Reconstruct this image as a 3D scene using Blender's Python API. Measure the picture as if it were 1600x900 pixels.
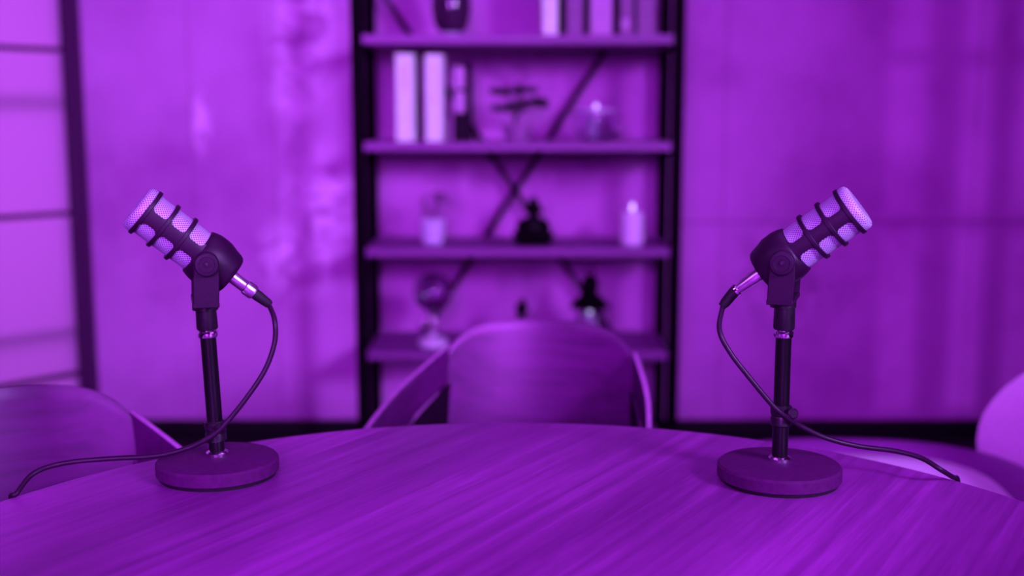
import bpy, bmesh, math, random
from mathutils import Vector, Matrix, Euler
PI = math.pi
for o in list(bpy.data.objects): bpy.data.objects.remove(o)
S = bpy.context.scene
C = S.collection

# ------------------------------------------------------------------ camera
H = 1.22; TH = math.radians(8.3); F = 1850.0
cd = bpy.data.cameras.new('camera'); cam = bpy.data.objects.new('camera', cd); C.objects.link(cam)
cam.location = (0, 0, H); cam.rotation_euler = (PI/2 - TH, 0, 0)
cd.sensor_width = 36; cd.lens = F/1600*36
cd.dof.use_dof = True; cd.dof.focus_distance = 1.50; cd.dof.aperture_fstop = 1.9
cd.clip_start = 0.05
S.camera = cam
S.view_settings.view_transform = 'Standard'; S.view_settings.look = 'None'
S.view_settings.gamma = 1; S.view_settings.use_curve_mapping = False
S.view_settings.exposure = 0.0

def P(px, py, Y):
    """the point at depth Y seen at photograph pixel (px, py)"""
    u = (450-py)/F; r = (px-800)/F
    dy = math.cos(TH)+u*math.sin(TH); dz = -math.sin(TH)+u*math.cos(TH)
    t = Y/dy
    return Vector((r*t, Y, H+dz*t))

# ------------------------------------------------------------------ light
PUR = (0.46, 0.0, 1.0)        # violet of the duotone, as a lamp tint
PAL = (0.56, 0.16, 1.0)       # paler violet, as a lamp tint
w = bpy.data.worlds.new('world'); S.world = w; w.use_nodes = True
w.node_tree.nodes['Background'].inputs[0].default_value = (.72, .50, .95, 1)
w.node_tree.nodes['Background'].inputs[1].default_value = 0.3

def area(name, loc, target, size, power, color, sy=None, spread=PI):
    l = bpy.data.lights.new(name, 'AREA'); l.energy = power; l.color = color
    l.shape = 'RECTANGLE'; l.size = size; l.size_y = sy or size; l.spread = spread
    o = bpy.data.objects.new(name, l); C.objects.link(o); o.location = loc
    o.rotation_euler = (Vector(target)-Vector(loc)).to_track_quat('-Z', 'Y').to_euler()
    return o
area('ceiling_softbox_light', (0.3, 1.6, 2.72), (0.3, 1.6, 0), 1.6, 20, (.40, .07, .74))
area('studio_key_light', (2.3, -0.6, 2.25), (-1.3, 4.4, 1.1), 0.7, 40, (.53, .06, 1.02), spread=math.radians(80))
area('added_key_spot', (2.3, -0.6, 2.25), (-1.6, 4.4, 1.1), 0.7, 40, (.11, .16, .22), spread=math.radians(55))  # extra narrow head added at the key to pale what it lights
area('studio_front_light', (-0.6, -2.2, 2.25), (-0.3, 4.4, 1.2), 1.3, 40, (.38, .02, .76), spread=math.radians(80))
area('added_front_spot', (-0.4, -2.2, 2.1), (-0.5, 4.4, 1.3), 1.1, 30, (.26, .05, .49), spread=math.radians(45))  # extra narrow lamp added to brighten the wall and shelves
area('window_daylight', (-3.2, 4.85, 1.45), (-2.2, 3.8, 1.45), 2.6, 30, (1.08, .68, 1.5))
area('left_table_fill', (-1.7, 0.3, 1.9), (-0.5, 0.95, 0.75), 0.4, 3.2, (.5, .12, .9), spread=math.radians(80))  # added fill for the table's left, standing in for window reflection
sl = bpy.data.lights.new('sun', 'SUN'); sl.energy = 1.15; sl.angle = math.radians(0.6); sl.color = (.38, .10, .72)
so = bpy.data.objects.new('sun', sl); C.objects.link(so)
SUN = Vector((0.07, 1.0, -0.10)).normalized()
so.rotation_euler = SUN.to_track_quat('-Z', 'Y').to_euler(); so.location = (0, -6, 4)

# ------------------------------------------------------------------ materials
class NT:
    def __init__(s, name):
        s.m = bpy.data.materials.new(name); s.m.use_nodes = True
        s.t = s.m.node_tree; s.b = s.t.nodes['Principled BSDF']
    def n(s, typ, **kw):
        x = s.t.nodes.new(typ)
        for k, v in kw.items():
            if hasattr(x, k): setattr(x, k, v)
            else: x.inputs[k.replace('_', ' ')].default_value = v
        return x
    def l(s, a, b): s.t.links.new(a, b)
    def ramp(s, src, stops):
        r = s.n('ShaderNodeValToRGB'); e = r.color_ramp.elements
        e[0].position = stops[0][0]; e[0].color = stops[0][1]+(1,)
        e[1].position = stops[-1][0]; e[1].color = stops[-1][1]+(1,)
        for p, c in stops[1:-1]:
            q = e.new(p); q.color = c+(1,)
        s.l(src, r.inputs[0]); return r
    def mix(s, a, b, fac, blend='MIX'):
        x = s.n('ShaderNodeMix', data_type='RGBA', blend_type=blend)
        for sock, v in ((x.inputs[0], fac), (x.inputs[6], a), (x.inputs[7], b)):
            if hasattr(v, 'links'): s.l(v, sock)
            else: sock.default_value = v if isinstance(v, float) else tuple(v)+(1,)
        return x.outputs[2]
    def coord(s, scale=(1,1,1), rot=(0,0,0), kind='Object', loc=(0,0,0)):
        c = s.n('ShaderNodeTexCoord'); m = s.n('ShaderNodeMapping')
        m.inputs['Scale'].default_value = scale; m.inputs['Rotation'].default_value = rot
        m.inputs['Location'].default_value = loc
        s.l(c.outputs[kind], m.inputs[0]); return m.outputs[0]
    def bump(s, h, strength, dist=0.002):
        b = s.n('ShaderNodeBump'); b.inputs['Strength'].default_value = strength
        b.inputs['Distance'].default_value = dist
        s.l(h, b.inputs['Height']); s.l(b.outputs[0], s.b.inputs['Normal'])

def g(v, k=0.6, r=1.0): return (v*r, v*k, v)
def plain(name, col, rough=0.5, metal=0.0, noise=0.15, scale=60, bump=0.0, coat=0.0, spec=0.5):
    q = NT(name); v = q.coord()
    nz = q.n('ShaderNodeTexNoise'); nz.inputs['Scale'].default_value = scale; nz.inputs['Detail'].default_value = 4
    q.l(v, nz.inputs['Vector'])
    a = tuple(c*(1-noise) for c in col); b = tuple(min(1, c*(1+noise)) for c in col)
    r = q.ramp(nz.outputs['Fac'], [(0.35, a), (0.65, b)])
    q.l(r.outputs[0], q.b.inputs['Base Color'])
    q.b.inputs['Roughness'].default_value = rough; q.b.inputs['Metallic'].default_value = metal
    q.b.inputs['Coat Weight'].default_value = coat; q.b.inputs['Specular IOR Level'].default_value = spec
    if bump: q.bump(nz.outputs['Fac'], bump)
    return q.m
def wood(name, c0, c1, rot, rough=0.45, long=1.0, planks=None, spec=0.5):
    q = NT(name)
    def rs(sc):
        m2 = q.n('ShaderNodeMapping'); m2.inputs['Scale'].default_value = sc
        q.l(q.coord(rot=rot), m2.inputs[0]); return m2.outputs[0]
    v = rs((1.6*long, 60, 60))
    n1 = q.n('ShaderNodeTexNoise'); n1.inputs['Scale'].default_value = 1.0; n1.inputs['Detail'].default_value = 7; n1.inputs['Roughness'].default_value = .65
    n1.inputs['Distortion'].default_value = .3
    q.l(v, n1.inputs['Vector'])
    v2 = rs((0.9, 5, 5))
    n2 = q.n('ShaderNodeTexNoise'); n2.inputs['Scale'].default_value = 1.3; n2.inputs['Detail'].default_value = 3
    q.l(v2, n2.inputs['Vector'])
    mx = q.n('ShaderNodeMath', operation='MULTIPLY_ADD'); q.l(n2.outputs['Fac'], mx.inputs[0]); mx.inputs[1].default_value = .7
    q.l(n1.outputs['Fac'], mx.inputs[2])
    r = q.ramp(mx.outputs[0], [(0.62, c0), (0.85, tuple((a+b)/2 for a, b in zip(c0, c1))), (1.08, c1)])
    out = r.outputs[0]
    if planks:
        v3 = q.coord(scale=(1, 1, 1), rot=rot)
        bk = q.n('ShaderNodeTexBrick'); q.l(v3, bk.inputs['Vector'])
        bk.inputs['Scale'].default_value = 1; bk.inputs['Brick Width'].default_value = 6; bk.inputs['Row Height'].default_value = planks
        bk.inputs['Mortar Size'].default_value = 0; bk.inputs['Color1'].default_value = (.86,.86,.86,1); bk.inputs['Color2'].default_value = (1.1,1.1,1.1,1)
        out = q.mix(out, bk.outputs['Color'], 1.0, 'MULTIPLY')
    if planks:
        n3 = q.n('ShaderNodeTexNoise'); n3.inputs['Scale'].default_value = 4.5; n3.inputs['Detail'].default_value = 5; q.l(rs((.5, 1, 1)), n3.inputs['Vector'])
        n4 = q.n('ShaderNodeTexNoise'); n4.inputs['Scale'].default_value = 1; n4.inputs['Detail'].default_value = 3; q.l(rs((14, 260, 260)), n4.inputs['Vector'])
        out = q.mix(out, q.ramp(n3.outputs['Fac'], [(.3, (.80,.70,.80)), (.7, (1.16,1.25,1.16))]).outputs[0], 1.0, 'MULTIPLY')
        out = q.mix(out, q.ramp(n4.outputs['Fac'], [(.35, (.88,.82,.88)), (.65, (1.08,1.1,1.08))]).outputs[0], 1.0, 'MULTIPLY')
    q.l(out, q.b.inputs['Base Color'])
    q.b.inputs['Roughness'].default_value = rough
    q.b.inputs['Specular IOR Level'].default_value = spec
    q.bump(n1.outputs['Fac'], 0.25, 0.001)
    return q.m

M = {}
M['black'] = plain('black_plastic', g(.012), .38, 0, .2, 200, .05)
M['satin'] = plain('satin_black_metal', g(.020, .1), .45, 0, .1, 300, .05, spec=.28)
M['pole'] = plain('gloss_black_tube', g(.006), .3, 0, .1, 300, spec=.3)
M['base'] = plain('cast_base_paint', g(.080, .08), .65, 0, .12, 120, .25, spec=.2)
M['rubber'] = plain('black_rubber', g(.006), .7)
M['cord'] = plain('cord_rubber', g(.022, .2), .42, spec=.3)
M['chrome'] = plain('polished_steel', g(.85, .85), .16, 1.0, .04)
M['nickel'] = plain('brushed_nickel', g(.9, .8), .32, 1.0, .08, 80)
M['iron'] = plain('black_iron', g(.002, .2), .7, spec=.05)
M['ironb'] = plain('brace_iron', g(.003, .2), .7, spec=.05)
M['frame'] = plain('window_frame_paint', g(.06, .15), .5, spec=.2)
M['book_white'] = plain('white_book_cover', (.70, .95, .66), .55, 0, .03, 20)
M['book_pale'] = plain('pale_book_cover', g(.42, .5), .55, 0, .05, 20)
M['book_mid'] = plain('mid_book_cover', g(.20, .3), .55, 0, .1, 20)
M['book_dark'] = plain('dark_book_cover', g(.008, .1), .6, 0, .1, 20, spec=.1)
M['paper'] = plain('page_block', g(.6, .6), .8, 0, .1, 200)
M['ink'] = plain('grey_ink', g(.42, .25), .6)
M['ceramic'] = plain('white_ceramic', (.56, .50, .66), .25, 0, .04)
M['wax'] = plain('candle_wax', (.68, .62, .72), .5, 0, .04)
M['leaf'] = plain('bonsai_leaf', g(.02), .6, 0, .5)
M['dry'] = plain('dried_twig', g(.14, .3), .7, 0, .3)
M['pot'] = plain('glazed_pot', g(.30, .4), .4, 0, .1)
M['carved'] = plain('black_resin', g(.003), .5, spec=.08)
M['fabric'] = plain('pale_woven_fabric', g(.92, .8), .85, 0, .10, 260, .5)
M['shell'] = plain('moulded_seat_shell', (.26, .04, .29), .5, 0, .05, 30)
M['cushion'] = plain('white_seat_cushion', g(.95, .9), .85, 0, .05, 260, .4)
M['smoke'] = plain('dark_vase_glaze', g(.045, .3), .12, 0, .2, 12)
M['floor'] = plain('dark_floor_finish', g(.004), .6, 0, .3, 8, spec=.15)
M['ceiling'] = plain('ceiling_paint', g(.25, .3), .8)
M['side'] = plain('plaster_paint', g(.28, .3), .85, 0, .2, 3)
M['base_b'] = plain('black_skirting', g(.004), .5, spec=.2)
M['tabletop'] = wood('table_oak', (.19, .018, .205), (.35, .055, .37), (0, 0, math.radians(-58)), .42, planks=.13)
M['shelfwood'] = wood('shelf_board_wood', (.15, .015, .16), (.23, .035, .25), (0, 0, 0), .5)
M['ply'] = wood('chair_plywood', (.056, .002, .060), (.112, .007, .117), (0, 0, 0), .33)
M['plyedge'] = plain('plywood_edge', g(.45, .35), .5, 0, .15, 90)
M['leg'] = plain('chair_leg_metal', g(.010, .1), .5, spec=.1)

def glass(name, tint=(.95,.9,1), rough=.02, alpha=None):
    q = NT(name); q.b.inputs['Base Color'].default_value = tint+(1,)
    q.b.inputs['Transmission Weight'].default_value = 1; q.b.inputs['Roughness'].default_value = rough
    q.b.inputs['IOR'].default_value = 1.4
    return q.m
M['glass'] = glass('clear_glass'); M['dglass'] = glass('smoky_glass', (.5, .32, .56))
def flame_mat(strength):
    q = NT('candle_flame'); q.b.inputs['Emission Color'].default_value = (.48, .40, .8, 1)
    q.b.inputs['Emission Strength'].default_value = strength; q.b.inputs['Base Color'].default_value = (.8,.5,1,1); return q.m
M['flame'] = flame_mat(2.1)

# grille: woven wire mesh
q = NT('wire_mesh_grille'); uv = q.coord(scale=(1,1,1), kind='UV')
w1 = q.n('ShaderNodeTexWave', wave_type='BANDS', bands_direction='DIAGONAL'); w1.inputs['Scale'].default_value = 11
w2 = q.n('ShaderNodeTexWave', wave_type='BANDS', bands_direction='DIAGONAL'); w2.inputs['Scale'].default_value = 11
q.l(uv, w1.inputs['Vector']); uv2 = q.coord(scale=(-1,1,1), kind='UV'); q.l(uv2, w2.inputs['Vector'])
mu = q.n('ShaderNodeMath', operation='MAXIMUM'); q.l(w1.outputs['Fac'], mu.inputs[0]); q.l(w2.outputs['Fac'], mu.inputs[1])
r = q.ramp(mu.outputs[0], [(0.35, (.08,.03,.10)), (0.8, (.54,.54,.66))]); q.l(r.outputs[0], q.b.inputs['Base Color'])
q.b.inputs['Metallic'].default_value = .1; q.b.inputs['Roughness'].default_value = .5
q.bump(mu.outputs[0], .4, .0006); M['mesh'] = q.m

# plaster wall with mottling, painted shelf shade, white blooms and panel joints
q = NT('concrete_plaster'); v = q.coord()
n1 = q.n('ShaderNodeTexNoise'); n1.inputs['Scale'].default_value = 1.6; n1.inputs['Detail'].default_value = 6; n1.inputs['Roughness'].default_value = .55; q.l(v, n1.inputs['Vector'])
n2 = q.n('ShaderNodeTexNoise'); n2.inputs['Scale'].default_value = 9; n2.inputs['Detail'].default_value = 8; n2.inputs['Distortion'].default_value = 1.2; q.l(v, n2.inputs['Vector'])
base = q.ramp(n1.outputs['Fac'], [(0.34, (.36,.07,.36)), (0.5, (.47,.15,.47)), (0.66, (.56,.20,.56))]).outputs[0]
sx = q.n('ShaderNodeSeparateXYZ'); q.l(v, sx.inputs[0])
def math_(op, a, b=None, c=None, clamp=False):
    x = q.n('ShaderNodeMath', operation=op); x.use_clamp = clamp
    for i, s_ in enumerate((a, b, c)):
        if s_ is None: continue
        if hasattr(s_, 'links'): q.l(s_, x.inputs[i])
        else: x.inputs[i].default_value = s_
    return x.outputs[0]
def blob(cx, cz, rx, rz):
    a = math_('DIVIDE', math_('SUBTRACT', sx.outputs[0], cx), rx); b = math_('DIVIDE', math_('SUBTRACT', sx.outputs[2], cz), rz)
    d = math_('SQRT', math_('ADD', math_('MULTIPLY', a, a), math_('MULTIPLY', b, b)))
    return math_('SUBTRACT', 1.0, d, clamp=True)
WY = 4.47
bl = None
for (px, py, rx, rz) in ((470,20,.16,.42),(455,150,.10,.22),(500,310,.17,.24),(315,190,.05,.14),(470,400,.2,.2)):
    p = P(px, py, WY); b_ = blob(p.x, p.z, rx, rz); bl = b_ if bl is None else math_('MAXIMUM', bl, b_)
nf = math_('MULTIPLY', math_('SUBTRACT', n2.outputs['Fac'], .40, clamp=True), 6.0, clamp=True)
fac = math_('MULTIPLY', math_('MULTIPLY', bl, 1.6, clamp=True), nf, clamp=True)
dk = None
for (px, py, rx, rz) in ((800,110,.30,.14),(760,265,.34,.12),(900,275,.22,.10),(690,320,.1,.1),(820,440,.14,.1),(1230,430,.3,.3)):  # shelf shade painted as dark patches in the bays, one patch further right
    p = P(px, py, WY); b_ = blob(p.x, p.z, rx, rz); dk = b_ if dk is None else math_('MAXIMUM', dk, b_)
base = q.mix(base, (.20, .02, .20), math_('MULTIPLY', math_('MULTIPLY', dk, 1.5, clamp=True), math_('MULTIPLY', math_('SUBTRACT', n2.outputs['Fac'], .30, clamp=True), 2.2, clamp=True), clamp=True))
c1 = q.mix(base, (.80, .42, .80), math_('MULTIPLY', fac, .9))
# joints
def joint(axis, at, wdt):
    d = math_('ABSOLUTE', math_('SUBTRACT', sx.outputs[axis], at)); return math_('LESS_THAN', d, wdt)
j = joint(0, P(302, 300, WY).x, .004)
for px in (430, 1130, 1520): j = math_('MAXIMUM', j, joint(0, P(px, 300, WY).x, .004))
j = math_('MAXIMUM', j, math_('MULTIPLY', joint(2, P(1300, 347, WY).z, .007), math_('GREATER_THAN', sx.outputs[0], .55)))
c2 = q.mix(c1, (.18, .04, .18), math_('MULTIPLY', j, .4))
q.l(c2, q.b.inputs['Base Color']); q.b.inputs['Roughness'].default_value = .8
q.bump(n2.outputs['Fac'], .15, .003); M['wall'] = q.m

# translucent window pane
q = NT('frosted_pane'); tr = q.n('ShaderNodeBsdfTranslucent'); tr.inputs[0].default_value = (.78, .36, .86, 1)
df = q.n('ShaderNodeBsdfDiffuse'); df.inputs[0].default_value = (.6,.5,.6,1)
ms = q.n('ShaderNodeMixShader'); ms.inputs[0].default_value = .12; q.l(tr.outputs[0], ms.inputs[1]); q.l(df.outputs[0], ms.inputs[2])
q.l(ms.outputs[0], q.t.nodes['Material Output'].inputs[0]); M['pane'] = q.m

# ------------------------------------------------------------------ mesh helpers
def tag(o, label=None, cat=None, group=None, kind=None):
    for k, v_ in (('label', label), ('category', cat), ('group', group), ('kind', kind)):
        if v_: o[k] = v_
    return o
def empty(name, loc=(0,0,0), rz=0.0, label=None, cat=None, group=None):
    o = bpy.data.objects.new(name, None); o.empty_display_size = .05
    C.objects.link(o); o.location = loc; o.rotation_euler = (0, 0, rz)
    return tag(o, label, cat, group)
def obj(name, bm, mat, parent=None, smooth=True, bevel=0.0, sub=0, seg=2, angle=35):
    me = bpy.data.meshes.new(name); bmesh.ops.recalc_face_normals(bm, faces=bm.faces[:]); bm.to_mesh(me); bm.free()
    mats = mat if isinstance(mat, (list, tuple)) else [mat]
    for m_ in mats: me.materials.append(M[m_])
    if smooth:
        for p in me.polygons: p.use_smooth = True
        try: me.set_sharp_from_angle(angle=math.radians(angle))
        except Exception: pass
    o = bpy.data.objects.new(name, me); C.objects.link(o)
    if parent: o.parent = parent
    if bevel:
        b = o.modifiers.new('bevel', 'BEVEL'); b.width = bevel; b.segments = seg; b.limit_method = 'ANGLE'; b.harden_normals = False
    if sub:
        s_ = o.modifiers.new('sub', 'SUBSURF'); s_.levels = sub; s_.render_levels = sub
    return o
def box(bm, c, s, rot=None, mi=0):
    vs = []
    for z in (-.5, .5):
        for x, y in ((-.5,-.5),(.5,-.5),(.5,.5),(-.5,.5)):
            p = Vector((x*s[0], y*s[1], z*s[2]))
            if rot is not None: p = rot @ p
            vs.append(bm.verts.new(p+Vector(c)))
    for f in ((3,2,1,0),(4,5,6,7),(0,1,5,4),(1,2,6,5),(2,3,7,6),(3,0,4,7)):
        fc = bm.faces.new([vs[i] for i in f]); fc.material_index = mi
    return bm
def bx(c, s, rot=None): return box(bmesh.new(), c, s, rot)
def basis(d):
    d = Vector(d).normalized(); up = Vector((0,0,1)) if abs(d.z) < .95 else Vector((0,1,0))
    x = up.cross(d).normalized(); y = d.cross(x); return x, y, d
def lathe(bm, prof, o=(0,0,0), d=(0,0,1), n=40, cap=True, uvl=None):
    """revolve [(radius, along)] about axis d through o"""
    x, y, z = basis(d); o = Vector(o); rings = []
    for r, s in prof:
        rings.append([bm.verts.new(o+z*s+(x*math.cos(2*PI*k/n)+y*math.sin(2*PI*k/n))*r) for k in range(n)])
    for i in range(len(rings)-1):
        for k in range(n):
            f = bm.faces.new([rings[i][k], rings[i][(k+1)%n], rings[i+1][(k+1)%n], rings[i+1][k]])
            if uvl:
                us = (k/n, (k+1)/n, (k+1)/n, k/n); vs_ = (i, i, i+1, i+1)
                for L, u_, v_ in zip(f.loops, us, vs_): L[uvl].uv = (u_*6.28*.031*uvl_s, prof[v_][1]*uvl_s+prof[v_][0]*uvl_s*.0)
    if cap:
        for ring in (rings[0], rings[-1]):
            if prof[0][0] > 1e-6 or True:
                try:
                    f = bm.faces.new(ring)
                    if uvl:
                        for L in f.loops:
                            q_ = L.vert.co-o; L[uvl].uv = (q_.dot(x)*uvl_s, q_.dot(y)*uvl_s)
                except ValueError: pass
    return bm
uvl_s = 14.0
def LT(prof, o=(0,0,0), d=(0,0,1), n=40): return lathe(bmesh.new(), prof, o, d, n)
def smooth_pts(pts, n=10):
    pts = [Vector(p) for p in pts]; out = []
    q_ = [pts[0]*2-pts[1]]+pts+[pts[-1]*2-pts[-2]]
    for i in range(1, len(q_)-2):
        p0, p1, p2, p3 = q_[i-1:i+3]
        for k in range(n):
            t = k/n
            out.append(.5*((2*p1)+(p2-p0)*t+(2*p0-5*p1+4*p2-p3)*t*t+(3*p1-p0-3*p2+p3)*t**3))
    out.append(pts[-1]); return out
def tube(bm, pts, r, n=12, closed=False):
    rings = []; pts = [Vector(p) for p in pts]; N = len(pts); up = None
    for i, p in enumerate(pts):
        t = (pts[min(i+1, N-1)]-pts[max(i-1, 0)]).normalized()
        if up is None: up = basis(t)[0]
        up = (up-t*up.dot(t)).normalized(); s_ = t.cross(up)
        rr = r(i/(N-1)) if callable(r) else r
        rings.append([bm.verts.new(p+(up*math.cos(2*PI*k/n)+s_*math.sin(2*PI*k/n))*rr) for k in range(n)])
    for i in range(N-1):
        for k in range(n): bm.faces.new([rings[i][k], rings[i][(k+1)%n], rings[i+1][(k+1)%n], rings[i+1][k]])
    bm.faces.new(rings[0][::-1]); bm.faces.new(rings[-1]); return bm
def TB(pts, r, n=12): return tube(bmesh.new(), pts, r, n)
def sheet(name, grid, mats, parent, thick, bevel=.002, offset=0, sub=0):
    """a bent panel of real thickness from a grid of points; the rim takes the second material"""
    bm = bmesh.new(); vs = [[bm.verts.new(p) for p in row] for row in grid]
    for i in range(len(vs)-1):
        for k in range(len(vs[0])-1):
            bm.faces.new([vs[i][k], vs[i][k+1], vs[i+1][k+1], vs[i+1][k]])
    o = obj(name, bm, mats, parent, angle=60)
    s_ = o.modifiers.new('solid', 'SOLIDIFY'); s_.thickness = thick; s_.offset = offset
    if len(mats) > 1: s_.material_offset_rim = 1
    if bevel:
        b = o.modifiers.new('bevel', 'BEVEL'); b.width = bevel; b.segments = 2; b.limit_method = 'ANGLE'; b.angle_limit = math.radians(50)
    return o
def sphere(bm, c, r, n=16, sc=(1,1,1)):
    m = Matrix.Translation(Vector(c)) @ Matrix.Diagonal((r*sc[0], r*sc[1], r*sc[2], 1))
    bmesh.ops.create_uvsphere(bm, u_segments=n, v_segments=max(8, n//2+2), radius=1, matrix=m); return bm

# ------------------------------------------------------------------ room
CX = P(128, 300, WY).x                     # corner between window bay and far wall
XR, YF, ZC = 3.0, -2.6, 2.8
def struct(name, bm, mat, parent=None, **k):
    o = obj(name, bm, mat, parent, smooth=False, **k)
    if not parent: o['kind'] = 'structure'
    return o
DX, DY = -.655, -.756                      # direction of the window bay, coming towards the camera
BAY = 1.8
EX, EY = CX+DX*BAY, WY+DY*BAY
struct('floor', bx(((EX+XR)/2, (YF+WY)/2, -.05), (XR-EX+.6, WY-YF+.6, .1)), 'floor')
struct('ceiling', bx(((EX+XR)/2, (YF+WY)/2, ZC+.05), (XR-EX+.6, WY-YF+.6, .1)), 'ceiling')
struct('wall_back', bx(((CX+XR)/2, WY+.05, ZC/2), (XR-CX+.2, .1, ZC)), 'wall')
struct('wall_right', bx((XR+.05, (YF+WY)/2, ZC/2), (.1, WY-YF+.2, ZC)), 'side')
struct('wall_left', bx((EX-.05, (YF+EY)/2, ZC/2), (.1, EY-YF, ZC)), 'side')
# rear wall behind the camera with a tall barred window the low sun shines through
hit = lambda px, py: P(px, py, WY)
back = lambda p: p-SUN*((WY-YF)/SUN.y)      # where a ray that lands at p crosses the rear wall
bars = [(1388,1450),(1503,1552),(1590,1660)]
zt = back(hit(1450, -60)).z; zb = back(hit(1450, 640)).z
x0 = back(hit(1388, 100)).x; x1 = back(hit(1662, 100)).x
bm = bmesh.new()
box(bm, ((EX+x0)/2, YF-.05, ZC/2), (x0-EX, .1, ZC)); box(bm, ((x1+XR)/2, YF-.05, ZC/2), (XR-x1, .1, ZC))
box(bm, ((x0+x1)/2, YF-.05, zb/2), (x1-x0, .1, zb))
if zt < ZC: box(bm, ((x0+x1)/2, YF-.05, (zt+ZC)/2), (x1-x0, .1, ZC-zt))
struct('wall_front', bm, 'side')
w2 = tag(empty('window_2', ((x0+x1)/2, YF-.05, zb)), kind='structure')
edges = [x0]
def wpart(name, c, s, mat='frame', par=w2):
    return obj(name, bx(Vector(c)-par.location, s), mat, par, smooth=False)
solid = [(1450,1503),(1552,1590)]
for a, b in solid:
    xa, xb = back(hit(a,100)).x, back(hit(b,100)).x
    wpart('window_frame', ((xa+xb)/2, YF-.05, (zb+zt)/2), (xb-xa, .06, zt-zb))
za = back(hit(1450, 96)).z; zc = back(hit(1450, 76)).z
wpart('window_rail', ((x0+x1)/2, YF-.09, (za+zc)/2), (x1-x0, .02, zc-za))
za = back(hit(1450, 352)).z; zc = back(hit(1450, 336)).z
wpart('window_rail', ((x0+x1)/2, YF-.09, (za+zc)/2), (x1-x0, .02, zc-za))
# skirting
zs = P(1300, 655, WY).z
struct('baseboard_back', bx(((CX+XR)/2, WY-.012, zs/2), (XR-CX, .024, zs)), 'base_b')

# window bay on the left: dark frame, thin muntins, glowing frosted panes
w1o = tag(empty('window_1', (CX, WY, 0), math.atan2(DY, DX)), kind='structure')   # local +x runs along the bay
ZW = 2.75
def wp(name, x0, x1, z0, z1, y0, y1, mat): return obj(name, bx(((x0+x1)/2, (y0+y1)/2, (z0+z1)/2), (x1-x0, y1-y0, z1-z0)), mat, w1o, smooth=False)
wp('window_frame', .0, .055, 0, ZW, -.03, .03, 'frame')
wp('window_frame', .885, .945, 0, ZW, -.03, .03, 'frame')
wp('window_frame', 1.76, 1.82, 0, ZW, -.03, .03, 'frame')
wp('window_sill', .055, 1.76, 0, .08, -.03, .03, 'frame'); wp('window_head', .055, 1.76, ZW-.05, ZW, -.03, .03, 'frame')
mz = [P(98, y, WY-.06).z for y in (78, 333, 583)]
mz = [mz[0]+(mz[0]-mz[1])] + mz
for z in mz:
    wp('muntin', .055, .885, z-.009, z+.009, .006, .028, 'frame'); wp('muntin', .945, 1.76, z-.009, z+.009, .006, .028, 'frame')
for y in (160, 515):
    z = P(98, y, WY-.06).z; wp('outer_rail', .03, 1.76, z-.010, z+.010, -.05, -.03, 'frame')
wp('window_pane', .05, .89, .08, ZW-.05, -.002, .002, 'pane'); wp('window_pane', .94, 1.77, .08, ZW-.05, -.002, .002, 'pane')
# small return above the corner post
struct('trim_1', bx((CX+.012, WY-.02, ZC/2), (.03, .04, ZC)), 'frame')

# ------------------------------------------------------------------ table
TZ = .75; TC = (0.0, 1.07); TR = .715
def at_table(px, py, dz=0.0):
    u = (450-py)/F; dy = math.cos(TH)+u*math.sin(TH); dz_ = -math.sin(TH)+u*math.cos(TH)
    return P(px, py, (TZ+dz-H)/dz_*dy)
tb = empty('round_table', (TC[0], TC[1], 0), 0, 'round wooden table with streaked oak veneer top carrying both microphones', 'table')
obj('tabletop', LT([(TR-.012, TZ-.028), (TR-.001, TZ-.016), (TR, TZ-.004), (TR-.003, TZ-.0005), (TR-.006, TZ)], n=160), 'tabletop', tb, angle=50)
obj('pedestal', LT([(.30, 0), (.30, .015), (.05, .03), (.045, .60), (.09, TZ-.03)], n=48), 'iron', tb)

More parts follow.
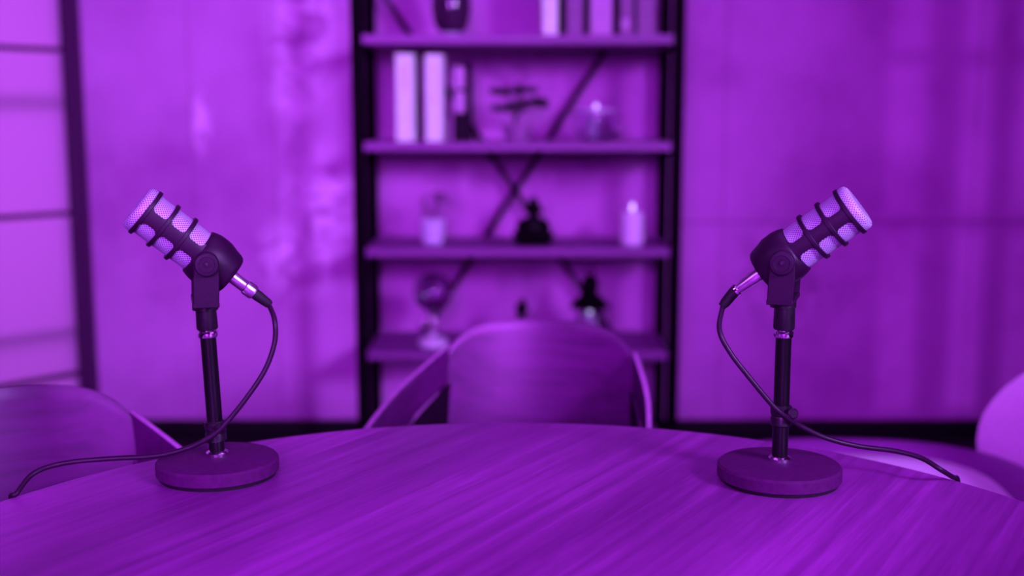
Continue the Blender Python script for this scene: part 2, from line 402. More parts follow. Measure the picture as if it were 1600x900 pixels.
# ------------------------------------------------------------------ chairs
def plywood_chair(loc, rz, label, gap_mat='leg'):
    t = empty('plywood_armchair', loc, rz, label, 'chair', 'plywood armchairs around the table')
    NU, NV = 28, 14; grid = []
    def bp(u, v):
        zt = .800-.16*(1-(1-min(1, abs(u))**3.3)**(1/3.3)); z = .47+(zt-.47)*v
        hw = .212-.012*max(0, (z-.62)/.2)
        return Vector((hw*u, .225-.045*u*u+.16*(z-.47), z))
    us = [math.sin(PI/2*(-1+2*i/NU)) for i in range(NU+1)]
    grid = [[bp(u, k/NV) for u in us] for k in range(NV+1)]
    sheet('backrest', grid, ['ply'], t, .010)
    for s in (-1, 1):
        rows = []
        for k in range(15):
            f = k/14; L = .46*f
            x = s*(.192+L*math.sin(math.radians(8))+.02*math.sin(PI*f)); y = .235-L*math.cos(math.radians(8))
            zt = .748-.115*f; zb = .672-.13*f
            if f > .9: zt -= (f-.9)*.3; zb += (f-.9)*.3
            rows.append([Vector((x, y, zb+(zt-zb)*j/4)) for j in range(5)])
        sheet('armrest', rows, ['ply', 'plyedge'], t, .010)
        rows = []
        for k in range(9):
            f = k/8; L = .18*f; x = s*(.183+L*math.sin(math.radians(8))+.013*math.sin(PI*f*.43)); y = .238-L*math.cos(math.radians(8))
            zt = .748-.072*f*.78-.04; rows.append([Vector((x, y, .50+.05*f+(.676-.052*f-.50-.05*f)*j/3)) for j in range(4)])
        sheet('added_arm_gap_panel', rows, [gap_mat], t, .004)  # added panel; in leg colour it darkens the gap under the arm
    rows = []
    for k in range(15):
        f = k/14; y = -.24+.46*f; hw = .22-.02*f-.06*(1-f)**6
        rows.append([Vector((hw*u, y, .455+.012*u*u-.015*math.sin(PI*f)-.02*(1-f)**4)) for u in [-1+2*i/12 for i in range(13)]])
    sheet('seat', rows, ['ply', 'plyedge'], t, .012)
    for sx_ in (-1, 1):
        obj('leg', TB([(sx_*.15, -.17, .445), (sx_*.19, -.23, .003)], lambda f: .013-.004*f), 'leg', t)
        obj('leg', TB([(sx_*.15, .16, .445), (sx_*.19, .26, .003)], lambda f: .013-.004*f), 'leg', t)
        obj('arm_support', TB([(sx_*.17, -.12, .455), (sx_*.236, -.12, .650)], .008), 'leg', t)
    return t
plywood_chair((.010, 2.16, 0), math.radians(-12), 'dark plywood armchair in the middle, behind the table in front of the bookcase')
plywood_chair((-.65, 1.565, 0), math.radians(33), 'wooden armchair with streaked grain at the left, beside the bright window', 'ply')

# pale round-backed chair at the right
def tub_chair(loc, rz):
    t = empty('upholstered_chair', loc, rz, 'pale fabric chair with a rounded back, beyond the right side of the table', 'chair')
    # seat shell: rounded, with raised lip
    bm = bmesh.new(); n = 56
    def sup(a, rx, ry, e=2.6):
        c, s_ = math.cos(a), math.sin(a); return (math.copysign(abs(c)**(2/e), c)*rx, math.copysign(abs(s_)**(2/e), s_)*ry)
    prof = [(.10,.405),(.20,.41),(.27,.43),(.305,.46),(.318,.490),(.312,.500),(.29,.499),(.255,.488),(.24,.470),(.15,.455),(.02,.452)]
    rings = []
    for r_, z in prof:
        rings.append([bm.verts.new((Vector(sup(2*PI*k/n, r_*1.06, r_*1.04)+(z,))+Vector((0, -.05, 0)))) for k in range(n)])
    for i in range(len(rings)-1):
        for k in range(n): bm.faces.new([rings[i][k], rings[i][(k+1)%n], rings[i+1][(k+1)%n], rings[i+1][k]])
    bm.faces.new(rings[0]); bm.faces.new(rings[-1])
    obj('seat', bm, 'shell', t, angle=80)
    bm = bmesh.new(); rings = []
    for r_, z in [(.19,.46),(.225,.466),(.236,.478),(.225,.490),(.15,.498),(.02,.500)]:
        rings.append([bm.verts.new((Vector(sup(2*PI*k/n, r_*1.06, r_*1.04)+(z,))+Vector((0, -.05, 0)))) for k in range(n)])
    for i in range(len(rings)-1):
        for k in range(n): bm.faces.new([rings[i][k], rings[i][(k+1)%n], rings[i+1][(k+1)%n], rings[i+1][k]])
    bm.faces.new(rings[0]); bm.faces.new(rings[-1])
    obj('cushion', bm, 'cushion', t, angle=80)
    # backrest: thick oval pad, curved round the sitter
    bm = bmesh.new(); NA, NR = 48, 9; th = .05
    def pt(a, f, side):
        x = .27*f*math.cos(a); z = .55+.235*f*math.sin(a)
        e = math.sqrt(max(0, 1-f**4)); y = .36-2.2*x*x+.20*(z-.5)
        return Vector((x, y+side*th*.5*e, z))
    for side in (-1, 1):
        rr = [[bm.verts.new(pt(2*PI*k/NA, (i+1)/NR, side)) for k in range(NA)] for i in range(NR)]
        c = bm.verts.new(pt(0, 0, side))
        for k in range(NA): bm.faces.new([c, rr[0][k], rr[0][(k+1)%NA]])
        for i in range(NR-1):
            for k in range(NA): bm.faces.new([rr[i][k], rr[i+1][k], rr[i+1][(k+1)%NA], rr[i][(k+1)%NA]])
    bmesh.ops.remove_doubles(bm, verts=bm.verts[:], dist=1e-5)
    obj('backrest', bm, 'fabric', t, angle=80)
    for sx_ in (-1, 1):
        for sy in (-1, 1):
            obj('leg', TB([(sx_*.17, sy*.16, .42), (sx_*.24, sy*.23, .003)], lambda f: .014-.005*f), 'leg', t)
    return t
tub_chair((.785, 2.26, 0), math.radians(-95))

def edge_point(px, lo=730, hi=790):
    for i in range((hi-lo)*4):
        p = at_table(px, lo+i/4, .004)
        if (p.x-TC[0])**2+(p.y-TC[1])**2 < (TR+.001)**2: return p
    return p
def over_edge(e1, rb):
    n_ = Vector((e1.x-TC[0], e1.y-TC[1], 0)).normalized()
    return [e1-rb-n_*.006, e1-rb+n_*.003+Vector((0,0,-.004)), e1-rb+n_*.0045+Vector((0,0,-.025)), e1-rb+n_*.005+Vector((0,0,-.10)), e1-rb+n_*.01+Vector((0,0,-.26))]
# ------------------------------------------------------------------ microphones
def mic_set(side):
    left = side < 0
    W = 'left' if left else 'right'
    if left:
        b = at_table(341, 741); lean = math.radians(2.4)
    else:
        b = at_table(1217, 750); lean = 0.0
    BR = .0795
    base = Vector((b.x, b.y, TZ))
    Yb = b.y
    st = empty('microphone_stand', base, 0, 'black desk stand with round base holding the %s microphone' % W, 'microphone stand', 'desk stands on the table')
    obj('rubber_foot', LT([(BR-.004, 0), (BR-.003, .004)], n=72), 'rubber', st)
    obj('base', LT([(BR-.003, .004), (BR, .006), (BR, .0195), (BR-.0025, .0225), (BR-.010, .0238), (.03, .0262), (.017, .0268)], n=96), 'base', st, angle=30)
    top = Vector((-math.sin(lean), 0, math.cos(lean)))
    o = Vector((0, 0, .0265))
    obj('base_ring', LT([(.0145, .0), (.0145, .004), (.012, .006), (.0095, .007)], o), 'chrome', st)
    L1 = (P(1222, 524, Yb).z if not left else P(331, 524, Yb).z)-TZ-.0265
    obj('pole', LT([(.0102, .004), (.0102, L1)], o, top, 32), 'pole', st)
    obj('collar', LT([(.0118, L1-.002), (.0128, L1), (.0128, L1+.004), (.0112, L1+.006), (.0112, L1+.009)], o, top, 32), 'chrome', st)
    obj('threaded_sleeve', LT([(.0125, L1+.008), (.0138, L1+.010), (.0132, L1+.038), (.0115, L1+.040)], o, top, 24), 'black', st)
    # cable clip around the pole
    zc = .045 if left else .060
    c0 = o+top*(zc-.012 if left else zc)
    cl = obj('cable_clip', LT([(.0115, -.014), (.0135, -.012), (.0135, -.003), (.0125, 0), (.0138, .003), (.0138, .012), (.0115, .014)], c0, top, 28), 'black', st)
    kp = c0+Vector((.008, -.011, .006))
    if not left: obj('clip_screw', LT([(.0055, 0), (.0075, .004), (.0075, .009), (.005, .011)], kp, (.35, -1, .1), 20), 'satin', cl)
    else: obj('strap', LT([(.0128, -.0022), (.0150, -.0022), (.0150, .0022), (.0128, .0022)], c0+top*.004, (top+Vector((.45, 0, 0))), 28), 'satin', cl)
    # ---------------- microphone
    tp = base+Vector((0, 0, .0265))+top*.1
    kp_ = P(323, 414, Yb-.05) if left else P(1219, 412, Yb-.05)
    fz = (kp_.z-TZ-.0265)
    piv = Vector((base.x+top.x/top.z*fz+(.004 if left else 0), base.y, kp_.z))
    kd = Vector((-piv.x, -piv.y, 0)).normalized()
    phi = math.atan2(kd.x, -kd.y)+(math.radians(2) if left else math.radians(-6))
    kd = Vector((math.sin(phi), -math.cos(phi), 0))
    m = empty('microphone', piv, phi, ('broadcast microphone tilted up to the left, on the left desk stand' if left
              else 'broadcast microphone tilted up to the right, on the right desk stand'), 'microphone', 'broadcast microphones over the table')
    el = math.radians(39.6 if left else 37.5)
    ax = Vector((-math.cos(el) if left else math.cos(el), 0, math.sin(el)))   # local frame, rear to front
    Cc = Vector((-.001, 0, .0055)) if left else Vector((.004, 0, .0075)); s0 = .0990 if left else .0985
    RZ = Matrix.Rotation(phi, 3, 'Z')
    R = .0305
    # yoke side vector: across the axis, towards the camera
    sv = Vector((0, -1, 0)); sv = (sv-ax*sv.dot(ax)).normalized(); uv_ = ax.cross(sv).normalized()
    if uv_.z < 0: uv_ = -uv_
    # grille
    bm = bmesh.new(); uvl = bm.loops.layers.uv.new('UVMap')
    pr = [(.0285, s0-.093), (.0285, s0-.004)]
    lathe(bm, pr, Cc, ax, 64, False, uvl)
    obj('grille', bm, 'mesh', m, angle=30)
    bm = bmesh.new(); uvl = bm.loops.layers.uv.new('UVMap')
    lathe(bm, [(R+.0002, s0-.006), (R+.0002, s0-.0005), (R-.001, s0+.0025), (R-.004, s0+.0045), (R*.5, s0+.0055), (.001, s0+.0058)], Cc, ax, 64, True, uvl)
    obj('front_grille', bm, 'mesh', m, angle=40)
    # cage: three rings and side ribs as one casting
    bm = bmesh.new()
    def ring(s, w_, ro, ri):
        n = 64; x, y, z = basis(ax); vs = []
        for rr, ss in ((ri, -w_/2), (ro-.0006, -w_/2), (ro, -w_/2+.0006), (ro, w_/2-.0006), (ro-.0006, w_/2), (ri, w_/2)):
            vs.append([bm.verts.new(Cc+z*(s+ss)+(x*math.cos(2*PI*k_/n)+y*math.sin(2*PI*k_/n))*rr) for k_ in range(n)])
        for i in range(6):
            for k_ in range(n): bm.faces.new([vs[i][k_], vs[i][(k_+1)%n], vs[(i+1)%6][(k_+1)%n], vs[(i+1)%6][k_]])
    for i, s in enumerate((s0-.009, s0-.0360, s0-.063)): ring(s, .0052, R+.0022, R-.0035)
    # ribs with rounded window corners: arc strips whose width flares at each ring
    ss = [s0-.006-.0880*i/72 for i in range(73)]
    stops = [s0-.009, s0-.0360, s0-.063, s0-.0905]
    for sg in (1, -1):
        cols = []
        for s in ss:
            d = min(abs(s-q_) for q_ in stops)-.0026; d = max(0, d)
            hw = .0088 + (.0062*(1-math.sqrt(max(0, 1-(1-min(d, .006)/.006)**2))))
            row = []
            for rr in (R-.003, R+.0012):
                for j in range(9):
                    a = (-1+2*j/8)*hw/R
                    row.append(bm.verts.new(Cc+ax*s+(sv*sg*math.cos(a)+uv_*math.sin(a))*rr))
            cols.append(row)
        for i in range(len(cols)-1):
            for j in range(8):
                bm.faces.new([cols[i][9+j], cols[i][10+j], cols[i+1][10+j], cols[i+1][9+j]])
                bm.faces.new([cols[i][j], cols[i][j+1], cols[i+1][j+1], cols[i+1][j]])
            for j in (0, 8): bm.faces.new([cols[i][j], cols[i][9+j], cols[i+1][9+j], cols[i+1][j]])
    obj('grille_cage', bm, 'satin', m, angle=40)
    # body
    Lb = .0535
    sb = s0-.0890
    obj('body', LT([(R-.0015, sb+.001), (R+.0008, sb), (R+.0030, sb-.007), (R+.0042, sb-.014), (R+.0038, sb-.028), (R+.0008, sb-.038), (R-.0012, sb-Lb+.007), (R-.0030, sb-Lb+.0028), (R-.0060, sb-Lb+.0005), (R-.0095, sb-Lb), (.012, sb-Lb-.001)], Cc, ax, 72), 'satin', m, angle=50)
    # raised side boss for the pivot
    obj('pivot_boss', LT([(.0155, .018), (.0155, .034), (.0135, .0355)], Vector((0,0,0)), (0,-1,0), 40), 'satin', m)
    obj('pivot_boss', LT([(.0155, .018), (.0155, .034), (.0135, .0355)], Vector((0,0,0)), (0,1,0), 40), 'satin', m)
    # yoke: fork of two arms and a bridge
    ytop = Vector((0,0,0)); Ybot = Vector((-.002, 0, (P(328, 474, Yb).z if left else P(1221, 470, Yb).z)-piv.z))
    ly = Vector((0, 0, 1))
    bm = bmesh.new()
    for sg in (-1, 1):
        n = 20; y0, y1 = sg*.0365, sg*.0415
        outl = []
        for k_ in range(n+1):
            a = PI*k_/n; outl.append((.0150*math.cos(a), .0150*math.sin(a)))
        outl += [(-.0162, -.020), (-.0158, Ybot.z+.004), (.0158, Ybot.z+.004), (.0162, -.020)]
        skew = Ybot.x/Ybot.z
        A = [bm.verts.new((x+skew*z if z < 0 else x, y0, z)) for x, z in outl]; B = [bm.verts.new((x+skew*z if z < 0 else x, y1, z)) for x, z in outl]
        bm.faces.new(A); bm.faces.new(B[::-1])
        for i in range(len(A)): bm.faces.new([A[i], A[(i+1)%len(A)], B[(i+1)%len(A)], B[i]])
    box(bm, (Ybot.x, 0, Ybot.z+.0035), (.0330, .0830, .0070))
    yk = obj('yoke', bm, 'satin', m, bevel=.0012)
    box_ = LT([(.0165, -.004), (.0165, .003), (.0150, .009), (.0148, .012)], Ybot-ly*.004, ly, 36); obj('swivel_mount', box_, 'black', m)
    for sg in (-1, 1):
        kn = bmesh.new(); n = 48; prof = [(.0128, .0418), (.0150, .0425), (.0152, .0500), (.0140, .0515), (.0100, .0518), (.0095, .0512), (.0040, .0512), (.0036, .0522), (.0001, .0524)]
        lathe(kn, prof, (0,0,0), (0, sg, 0), n)
        for v_ in kn.verts:
            rad = math.hypot(v_.co.x, v_.co.z)
            if rad > .0149:
                a = math.atan2(v_.co.z, v_.co.x); f = 1-.03*max(0, math.sin(a*24)); v_.co.x *= f; v_.co.z *= f
        K = obj('knob', kn, 'satin', m, angle=30)
        obj('knob_screw', LT([(.0022, 0), (.0020, .0009), (.0002, .0010)], (0, sg*.0524, 0), (0, sg, 0), 16), 'chrome', K)
    # ---------------- cable with its connector
    ax = RZ @ ax; rb = piv+RZ @ Cc+ax*(sb-Lb)                    # rear end of the body, world space
    d = -ax
    cb = empty('microphone_cable', rb, 0, ('black cable drooping from the left microphone and trailing over the left table edge' if left else
                'black cable looping behind the right stand and over the right table edge'), 'cable', 'microphone cables')
    z0 = Vector((0,0,0))
    if left:
        obj('plug', LT([(.0078, -.004), (.0082, .002), (.0082, .020), (.0076, .022)], z0, d, 32), 'nickel', cb)
        obj('plug_ring', LT([(.0080, .021), (.0098, .0225), (.0102, .034), (.0094, .0365), (.0060, .037)], z0, d, 12), 'nickel', cb)
        obj('boot', LT([(.0072, .036), (.0072, .044), (.0060, .060), (.0046, .063)], z0, d, 28), 'rubber', cb); e = .060
    else:
        obj('plug', LT([(.0082, -.004), (.0086, .002), (.0084, .012), (.0068, .032), (.0060, .0365)], z0, d, 32), 'nickel', cb)
        obj('plug_ring', LT([(.0060, .036), (.0082, .037), (.0082, .040), (.0062, .0415)], z0, d, 32), 'chrome', cb)
        d2 = (P(1122, 489, Yb)-P(1141, 466, Yb)).normalized()
        obj('boot', LT([(.0068, -.002), (.0072, .002), (.0066, .020), (.0050, .026)], z0+d*.0415, d2, 28), 'rubber', cb); e = .0415
    en = rb+d*e
    if left:
        # pixel, distance: cable falls past the stand, crosses in front of the pole, then trails off to the edge
        pp = [(429,500,Yb), (429,535,Yb-.005), (414,578,Yb-.012), (385,622,Yb-.020), (354,660,Yb-.026), (333,680,Yb-.028), (296,699,Yb-.030), (245,712,Yb-.034), (165,717,Yb-.040), (98,724,Yb-.050), (52,740,Yb-.065)]
        pts = [en-rb]+[P(*p)-rb for p in pp]
        pts += over_edge(edge_point(20), rb)
    else:
        en = en+d2*.024
        pp = [(1124,515,Yb-.010), (1141,551,Yb-.018), (1175,595,Yb-.024), (1206,632,Yb-.026), (1224,648,Yb-.024), (1248,664,Yb-.010), (1290,684,Yb), (1340,697,Yb+.004), (1400,705,Yb+.002), (1440,716,Yb-.010), (1470,734,Yb-.025)]
        pts = [en-rb]+[P(*p)-rb for p in pp]
        pts += over_edge(edge_point(1494), rb)
    obj('cord', TB(smooth_pts(pts, 8), .0033, 14), 'cord', cb)
mic_set(-1); mic_set(1)

# ------------------------------------------------------------------ bookcase
YS, YB = 4.0, 4.40
bk = empty('bookcase', (P(807, 650, YS).x, (YS+YB)/2, 0), 0, 'black iron framed bookcase with wooden shelves and crossed braces, against the wall', 'bookcase')
bo = bk.location
xl0, xl1 = P(552, 300, YS).x, P(570, 300, YS).x; xr0, xr1 = P(1048, 300, YS).x, P(1066, 300, YS).x
TOPZ = 1.98
for (a, b_) in ((xl0, xl1), (xr0, xr1)):
    for y0 in (YS, YB-.038):
        obj('post', bx(Vector(((a+b_)/2, y0+.019, TOPZ/2))-bo, (b_-a, .038, TOPZ)), 'iron', bk, smooth=False)
SZ = [(P(800, t_, YS).z+P(800, t_+14, YS).z)/2 for t_ in (54, 222, 388, 549)]
dz = SZ[0]-SZ[1]; allz = [SZ[0]+dz]+SZ+[SZ[3]-dz]
def shelf_top(i): return SZ[i]+.015
for z in allz:
    obj('shelf', bx(Vector(((xl0+xr1)/2, (YS+YB)/2-.002, z))-bo, (xr0-xl1+.004, YB-YS-.01, .030)), 'shelfwood', bk, smooth=False, bevel=.002)
for (a, b_) in ((xl0, xl1), (xr0, xr1)):
    for z in allz: obj('side_rail', bx(Vector(((a+b_)/2, (YS+YB)/2, z-.022))-bo, (.022, YB-YS-.076, .016)), 'iron', bk, smooth=False)
YX = YB-.006
def bar(p, q_, w_, y):
    p = Vector(p); q_ = Vector(q_); d = q_-p; L = d.length; a = math.atan2(d.z, d.x)
    return bx((p+q_)/2-bo, (L, .006, w_), Matrix.Rotation(-a, 3, 'Y'))
def extend(a, b_, za, zb_):
    f0 = (za-a.z)/(b_.z-a.z); f1 = (zb_-a.z)/(b_.z-a.z); return a.lerp(b_, f0), a.lerp(b_, f1)
A0, A1 = P(604, 0, YX), P(907, 450, YX); B0, B1 = P(948, 75, YX), P(633, 565, YX)
a0, a1 = extend(A0, A1, 1.66, .30); b0, b1 = extend(B0, B1, 1.66, .30)
obj('brace', bar(a0, a1, .021, YX), 'ironb', bk, smooth=False)
b0.y += .007; b1.y += .007
obj('brace', bar(b0, b1, .021, YX), 'ironb', bk, smooth=False)

# ---- things on the shelves
def sx_at(px, Y, i): return P(px, (45, 215, 380, 540)[i], Y).x
def hgt(py0, py1, Y): return P(800, py0, Y).z-P(800, py1, Y).z
def book(px0, px1, py_top, i, mat, label, group, depth=.16, Y=4.06, top_z=None, title=None, strip=None, ink='ink'):
    xa, xb = sx_at(px0, Y, i), sx_at(px1, Y, i); zb_ = shelf_top(i)
    zt_ = P(800, py_top, Y).z if top_z is None else top_z
    t = empty('book', ((xa+xb)/2, Y, zb_), 0, label, 'book', group or ('books on the top visible shelf' if i == 0 else 'books on the second visible shelf'))
    wd = xb-xa; hh = zt_-zb_; bm = bmesh.new(); c = .003
    box(bm, (0, c/2, hh/2), (wd, c, hh)); box(bm, (-wd/2+c/2, depth/2, hh/2), (c, depth, hh)); box(bm, (wd/2-c/2, depth/2, hh/2), (c, depth, hh))
    obj('cover', bm, mat, t, smooth=False, bevel=.0008)
    obj('page_block', bx((0, depth/2, hh/2), (wd-2*c-.0004, depth-c*2-.002, hh-.008)), 'paper', t, smooth=False)
    if title:
        bm = bmesh.new(); rnd = random.Random(px0); z = hh*title[1]
        while z > hh*title[0]:
            l = rnd.uniform(.004, .009)
            for cx_ in ((-.0045, .0045) if title[2] == 2 else (0,)):
                box(bm, (cx_, -.0004, z-l/2), (.0035, .0008, l))
            z -= l+.0035
        obj('spine_lettering', bm, ink, t, smooth=False)
    if strip:
        for z0, z1 in strip: obj('spine_label', bx((-wd*.13, -.0006, hh*(z0+z1)/2), (wd*.58, .0012, hh*(z1-z0))), 'book_pale' if ink == 'pale' else 'book_pale', t, smooth=False)
    return t
G2 = 'books on the second shelf from the top of the picture'; G1 = 'books on the topmost visible shelf'
book(619, 648, 84, 1, 'book_white', 'tall white book with grey spine lettering, leftmost on the shelf with the bonsai', None, title=(.56, .88, 2))
book(665, 693, 85, 1, 'book_white', 'tall white book with grey spine lettering, just left of the dark book', None, title=(.44, .88, 1))
book(708, 736, 95, 1, 'book_dark', 'dark book with two pale spine labels beside the white books', None, strip=[(.36, .62), (.66, .93)])
tz = shelf_top(0)+.27
book(847, 872, 0, 0, 'book_white', 'white book, leftmost of the books on the top visible shelf', None, top_z=tz)
book(873, 884, 0, 0, 'book_dark', 'thin black book between the white book and the mid-toned one on top shelf', None, top_z=tz-.01)
book(885, 911, 0, 0, 'book_mid', 'mid violet book between two thin black books on top shelf', None, top_z=tz+.01)
book(912, 921, 0, 0, 'book_dark', 'thin black book left of the wide pale book on top shelf', None, top_z=tz-.02)
book(922, 957, 0, 0, 'book_pale', 'wide pale violet book in the middle of the top shelf row', None, top_z=tz)
book(959, 968, 0, 0, 'book_dark', 'thin black book right of the wide pale book on top shelf', None, top_z=tz-.01)
book(969, 990, 0, 0, 'book_mid', 'narrow violet book with a small bright mark low on its spine', None, top_z=tz, strip=[(.08, .20)])
book(995, 1024, 0, 0, 'book_mid', 'mid violet book, rightmost on the top visible shelf', None, top_z=tz-.02)

# dark glazed vase on the top shelf
Y = 4.12; x = sx_at(705, Y, 0); z = shelf_top(0)
t = empty('vase', (x, Y, z), 0, 'rounded dark vase on a small pale foot on the top visible shelf', 'vase')
obj('vessel', LT([(.030, .014), (.045, .022), (.058, .045), (.066, .085), (.066, .12), (.058, .16), (.040, .185), (.034, .20), (.038, .22), (.030, .22), (.026, .20), (.03, .18)], n=48), 'smoke', t)
obj('foot', LT([(.034, 0), (.034, .006), (.026, .012), (.026, .0145)], n=40), 'ceramic', t)

# bonsai
x = sx_at(808, Y, 1); z = shelf_top(1)
t = empty('bonsai', (x, Y, z), 0, 'small bonsai with dark flat foliage clusters in a glazed pot', 'plant')
pt_ = obj('pot', LT([(.036, 0), (.040, .004), (.048, .045), (.052, .052), (.052, .058), (.046, .058), (.044, .050), (.01, .048)], n=40), 'pot', t)
obj('trunk', TB(smooth_pts([(.0, 0, .045), (-.008, 0, .075), (.004, 0, .10), (-.004, 0, .13), (.018, 0, .17), (.01, 0, .20)], 5), lambda f: .008-.005*f, 8), 'leaf', t)
rnd = random.Random(4)
for (cx_, cz, rx) in ((-.045, .115, .050), (.055, .135, .042), (.015, .175, .060), (-.055, .170, .035), (0.0, .12, .03), (.085, .13, .022)):
    bm = bmesh.new()
    for k_ in range(70):
        a = rnd.uniform(0, 2*PI); r_ = math.sqrt(rnd.random())*rx
        p = Vector((cx_+r_*math.cos(a), r_*math.sin(a)*.7, cz+rnd.gauss(0, .006)))
        mt = Matrix.Translation(p) @ Euler((rnd.uniform(-.8, .8), rnd.uniform(-.8, .8), a)).to_matrix().to_4x4() @ Matrix.Diagonal((.011, .007, .002, 1))
        bmesh.ops.create_icosphere(bm, subdivisions=1, radius=1, matrix=mt)
    obj('foliage', bm, 'leaf', t)
    bm2 = TB(smooth_pts([(.004, 0, .10), (cx_*.5, 0, cz-.02), (cx_, 0, cz-.004)], 4), .0025, 6); obj('branch', bm2, 'leaf', t)

# glass bowl lantern with a lit candle
x = sx_at(930, Y, 1)
t = empty('glass_candle_holder', (x, Y, z), 0, 'round clear glass candle holder with a pale lit candle, right of the bonsai', 'candle holder')
obj('bowl', LT([(.030, 0), (.050, .006), (.066, .035), (.074, .070), (.073, .092), (.068, .104), (.066, .103), (.070, .091), (.071, .070), (.063, .036), (.048, .009), (.005, .006)], n=48), 'glass', t)
obj('rim', LT([(.066, .100), (.071, .103), (.071, .109), (.066, .111), (.063, .107)], n=40), 'ceramic', t)
obj('handle', TB(smooth_pts([(.070, 0, .085), (.084, 0, .09), (.088, 0, .06), (.074, 0, .035)], 6), .0035, 8), 'glass', t)
obj('handle', TB(smooth_pts([(-.070, 0, .085), (-.084, 0, .09), (-.088, 0, .06), (-.074, 0, .035)], 6), .0035, 8), 'glass', t)
cn = obj('candle', LT([(.017, .010), (.018, .014), (.018, .085), (.015, .088), (.004, .086)], (-.012, -.01, 0), n=32), 'ceramic', t)
obj('wick', TB([(-.006, -.008, .084), (-.001, -.004, .102)], .001, 6), 'iron', cn)
obj('flame', LT([(.001, 0), (.0075, .006), (.0090, .012), (.0065, .020), (.0008, .030)], (.002, -.004, .100), n=20), 'flame', cn)

# cup with dried stems
x = sx_at(676, Y, 2); z = shelf_top(2)
t = empty('potted_stems', (x, Y, z), 0, 'small white cup of thin dried stems, left end of the shelf with the pillar candle', 'plant')
obj('cup', LT([(.028, 0), (.036, .004), (.043, .040), (.044, .088), (.041, .088), (.039, .040), (.01, .01)], n=40), 'ceramic', t)
obj('soil', LT([(.040, .072), (.030, .080), (.002, .084)], n=30), 'leaf', t)
rnd = random.Random(9)
for k_ in range(9):
    a = rnd.uniform(0, 2*PI); r_ = rnd.uniform(.02, .075); hh = rnd.uniform(.12, .20)
    e_ = Vector((r_*math.cos(a)+.01, r_*.6*math.sin(a), hh)); bm = bmesh.new()
    tube(bm, smooth_pts([(0, 0, .08), e_*.5+Vector((0, 0, .04)), e_], 4), .0012, 6)
    for j_ in range(6):
        p = e_+Vector((rnd.gauss(0, .008), rnd.gauss(0, .006), rnd.gauss(0, .010))); sphere(bm, p, .0045, 8, (1.2, .6, .8))
    obj('stem', bm, 'dry', t)

# black seated figurine
x = sx_at(833, Y, 2)
t = tag(empty('figurine', (x, Y, z)), 'small black seated figurine with topknot, beside the crossing of the braces', 'figurine')
bm = LT([(.050, 0), (.054, .006), (.054, .016), (.046, .022)], n=40); obj('plinth', bm, 'carved', t)
bm = bmesh.new()
sphere(bm, (0, 0, .040), .05, 24, (1.02, .8, .55)); sphere(bm, (-.034, -.014, .034), .026, 16, (1, 1, .7)); sphere(bm, (.034, -.014, .034), .026, 16, (1, 1, .7))
lathe(bm, [(.036, .03), (.040, .055), (.036, .075), (.030, .088), (.014, .096), (.012, .104)], (0, 0, 0), (0, 0, 1), 32)
tube(bm, smooth_pts([(-.028, 0, .084), (-.040, -.008, .06), (-.026, -.034, .044), (-.004, -.040, .046)], 5), .0095, 12)
tube(bm, smooth_pts([(.028, 0, .084), (.040, -.008, .06), (.026, -.034, .044), (.004, -.040, .046)], 5), .0095, 12)
bo_ = obj('body', bm, 'carved', t)
rm = bo_.modifiers.new('remesh', 'REMESH'); rm.mode = 'VOXEL'; rm.voxel_size = .0025; rm.use_smooth_shade = True
bm = bmesh.new(); sphere(bm, (0, -.002, .122), .0235, 24, (1, 1, 1.12)); sphere(bm, (0, .002, .150), .0135, 16, (1, 1, 1.0)); sphere(bm, (-.024, 0, .118), .006, 10, (.6, .8, 1.6)); sphere(bm, (.024, 0, .118), .006, 10, (.6, .8, 1.6)); sphere(bm, (0, -.026, .119), .0045, 8)
hd = obj('head', bm, 'carved', t)
t.scale = (1.22, 1.1, 1.03); rm = hd.modifiers.new('remesh', 'REMESH'); rm.mode = 'VOXEL'; rm.voxel_size = .002; rm.use_smooth_shade = True

# pillar candle
x = sx_at(987, Y, 2)
t = empty('pillar_candle', (x, Y, z), 0, 'thick white lit pillar candle at the right end of its shelf', 'candle')
obj('wax', LT([(.038, 0), (.041, .003), (.041, .108), (.038, .113), (.033, .113), (.028, .106), (.002, .105)], n=44), 'wax', t)
obj('wick', TB([(0, 0, .105), (.001, 0, .122)], .001, 6), 'iron', t)
obj('flame', LT([(.001, 0), (.0075, .006), (.0090, .012), (.0065, .021), (.0008, .032)], (.001, 0, .116), n=20), 'flame', t)

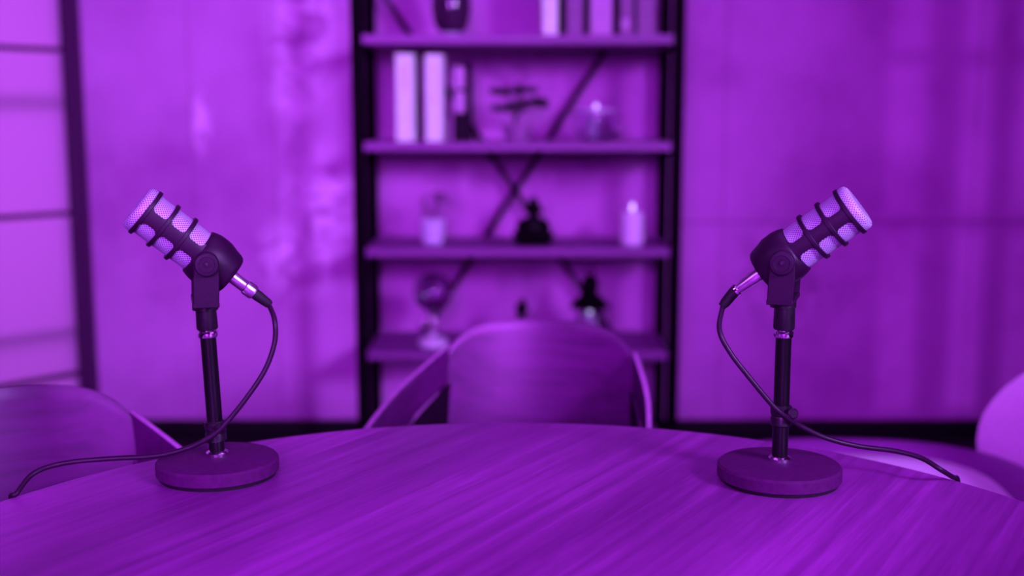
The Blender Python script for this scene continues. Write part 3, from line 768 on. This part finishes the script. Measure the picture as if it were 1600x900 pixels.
# glass globe ornament
x = sx_at(677, Y, 3); z = shelf_top(3)
t = empty('glass_globe_ornament', (x, Y, z), 0, 'dark glass globe ornament on a beaded stem and pale round foot', 'ornament')
obj('foot', LT([(.050, 0), (.052, .004), (.050, .018), (.036, .026), (.012, .030), (.008, .034)], n=40), 'wax', t)
obj('stem', LT([(.006, .030), (.010, .036), (.014, .046), (.010, .056), (.005, .062), (.009, .075), (.013, .083), (.009, .092), (.006, .104), (.014, .128)], n=28), 'nickel', t)
bm = bmesh.new(); sphere(bm, (0, 0, .190), .064, 40); obj('globe', bm, 'dglass', t)
for (ax_, az) in ((-.030, .078),):
    bm = bmesh.new(); sphere(bm, (ax_, -.02, az), .011, 16); obj('bead', bm, 'nickel', t)
obj('hook', TB(smooth_pts([(0, -.0, .10), (-.018, -.016, .105), (-.030, -.02, .088)], 5), .0015, 6), 'nickel', t)
bm = bmesh.new()
obj('ring', lathe(bmesh.new(), [(.0625, -.005), (.067, -.005), (.067, .005), (.0625, .005), (.0625, -.005)], (0, 0, .190), (.1, -1, 0), 48, False), 'iron', t)
bm.free()

# small dark bird-like thing showing above the middle chair
x = sx_at(815, Y, 3)
t = tag(empty('bottle', (x, Y, z)), 'small black stoppered bottle just showing above the middle chair', 'bottle')
obj('flask', LT([(.030, 0), (.036, .006), (.036, .070), (.026, .092), (.014, .104), (.012, .116)], n=32), 'carved', t)
bm = bmesh.new(); sphere(bm, (0, 0, .130), .024, 20, (1, 1, .95)); lathe(bm, [(.014, .147), (.007, .162), (.001, .172)], (.006, 0, 0), (0, 0, 1), 16); obj('stopper', bm, 'carved', t)

# lantern
x = sx_at(921, Y, 3)
t = empty('lantern', (x, Y, z), 0, 'black metal lantern with peaked roof and a lit white candle inside', 'lantern')
obj('base_plate', LT([(.062, 0), (.064, .004), (.060, .012), (.050, .014)], n=4*9), 'iron', t)
for k_ in range(4):
    a = PI/4+k_*PI/2; p = Vector((.056*math.cos(a), .056*math.sin(a), 0)); obj('corner_post', TB([p+Vector((0,0,.012)), p+Vector((0,0,.140))], .0032, 8), 'iron', t)
obj('chimney', LT([(.046, .014), (.050, .060), (.046, .138), (.044, .138), (.048, .060), (.044, .016)], n=36), 'glass', t)
obj('roof', LT([(.052, .136), (.068, .134), (.070, .142), (.050, .162), (.034, .180), (.026, .186), (.026, .196), (.030, .212), (.028, .232), (.018, .246), (.004, .252)], n=40), 'iron', t)
n = 24; obj('ring_handle', TB([(.014*math.cos(2*PI*k_/n), 0, .262+.014*math.sin(2*PI*k_/n)) for k_ in range(n+1)], .0032, 8), 'iron', t)
cn = obj('candle', LT([(.026, .014), (.027, .018), (.027, .105), (.024, .108), (.002, .105)], n=32), 'wax', t)
obj('flame', LT([(.001, 0), (.0060, .006), (.0070, .011), (.005, .018), (.0008, .024)], (0, 0, .108), n=20), 'flame', cn)
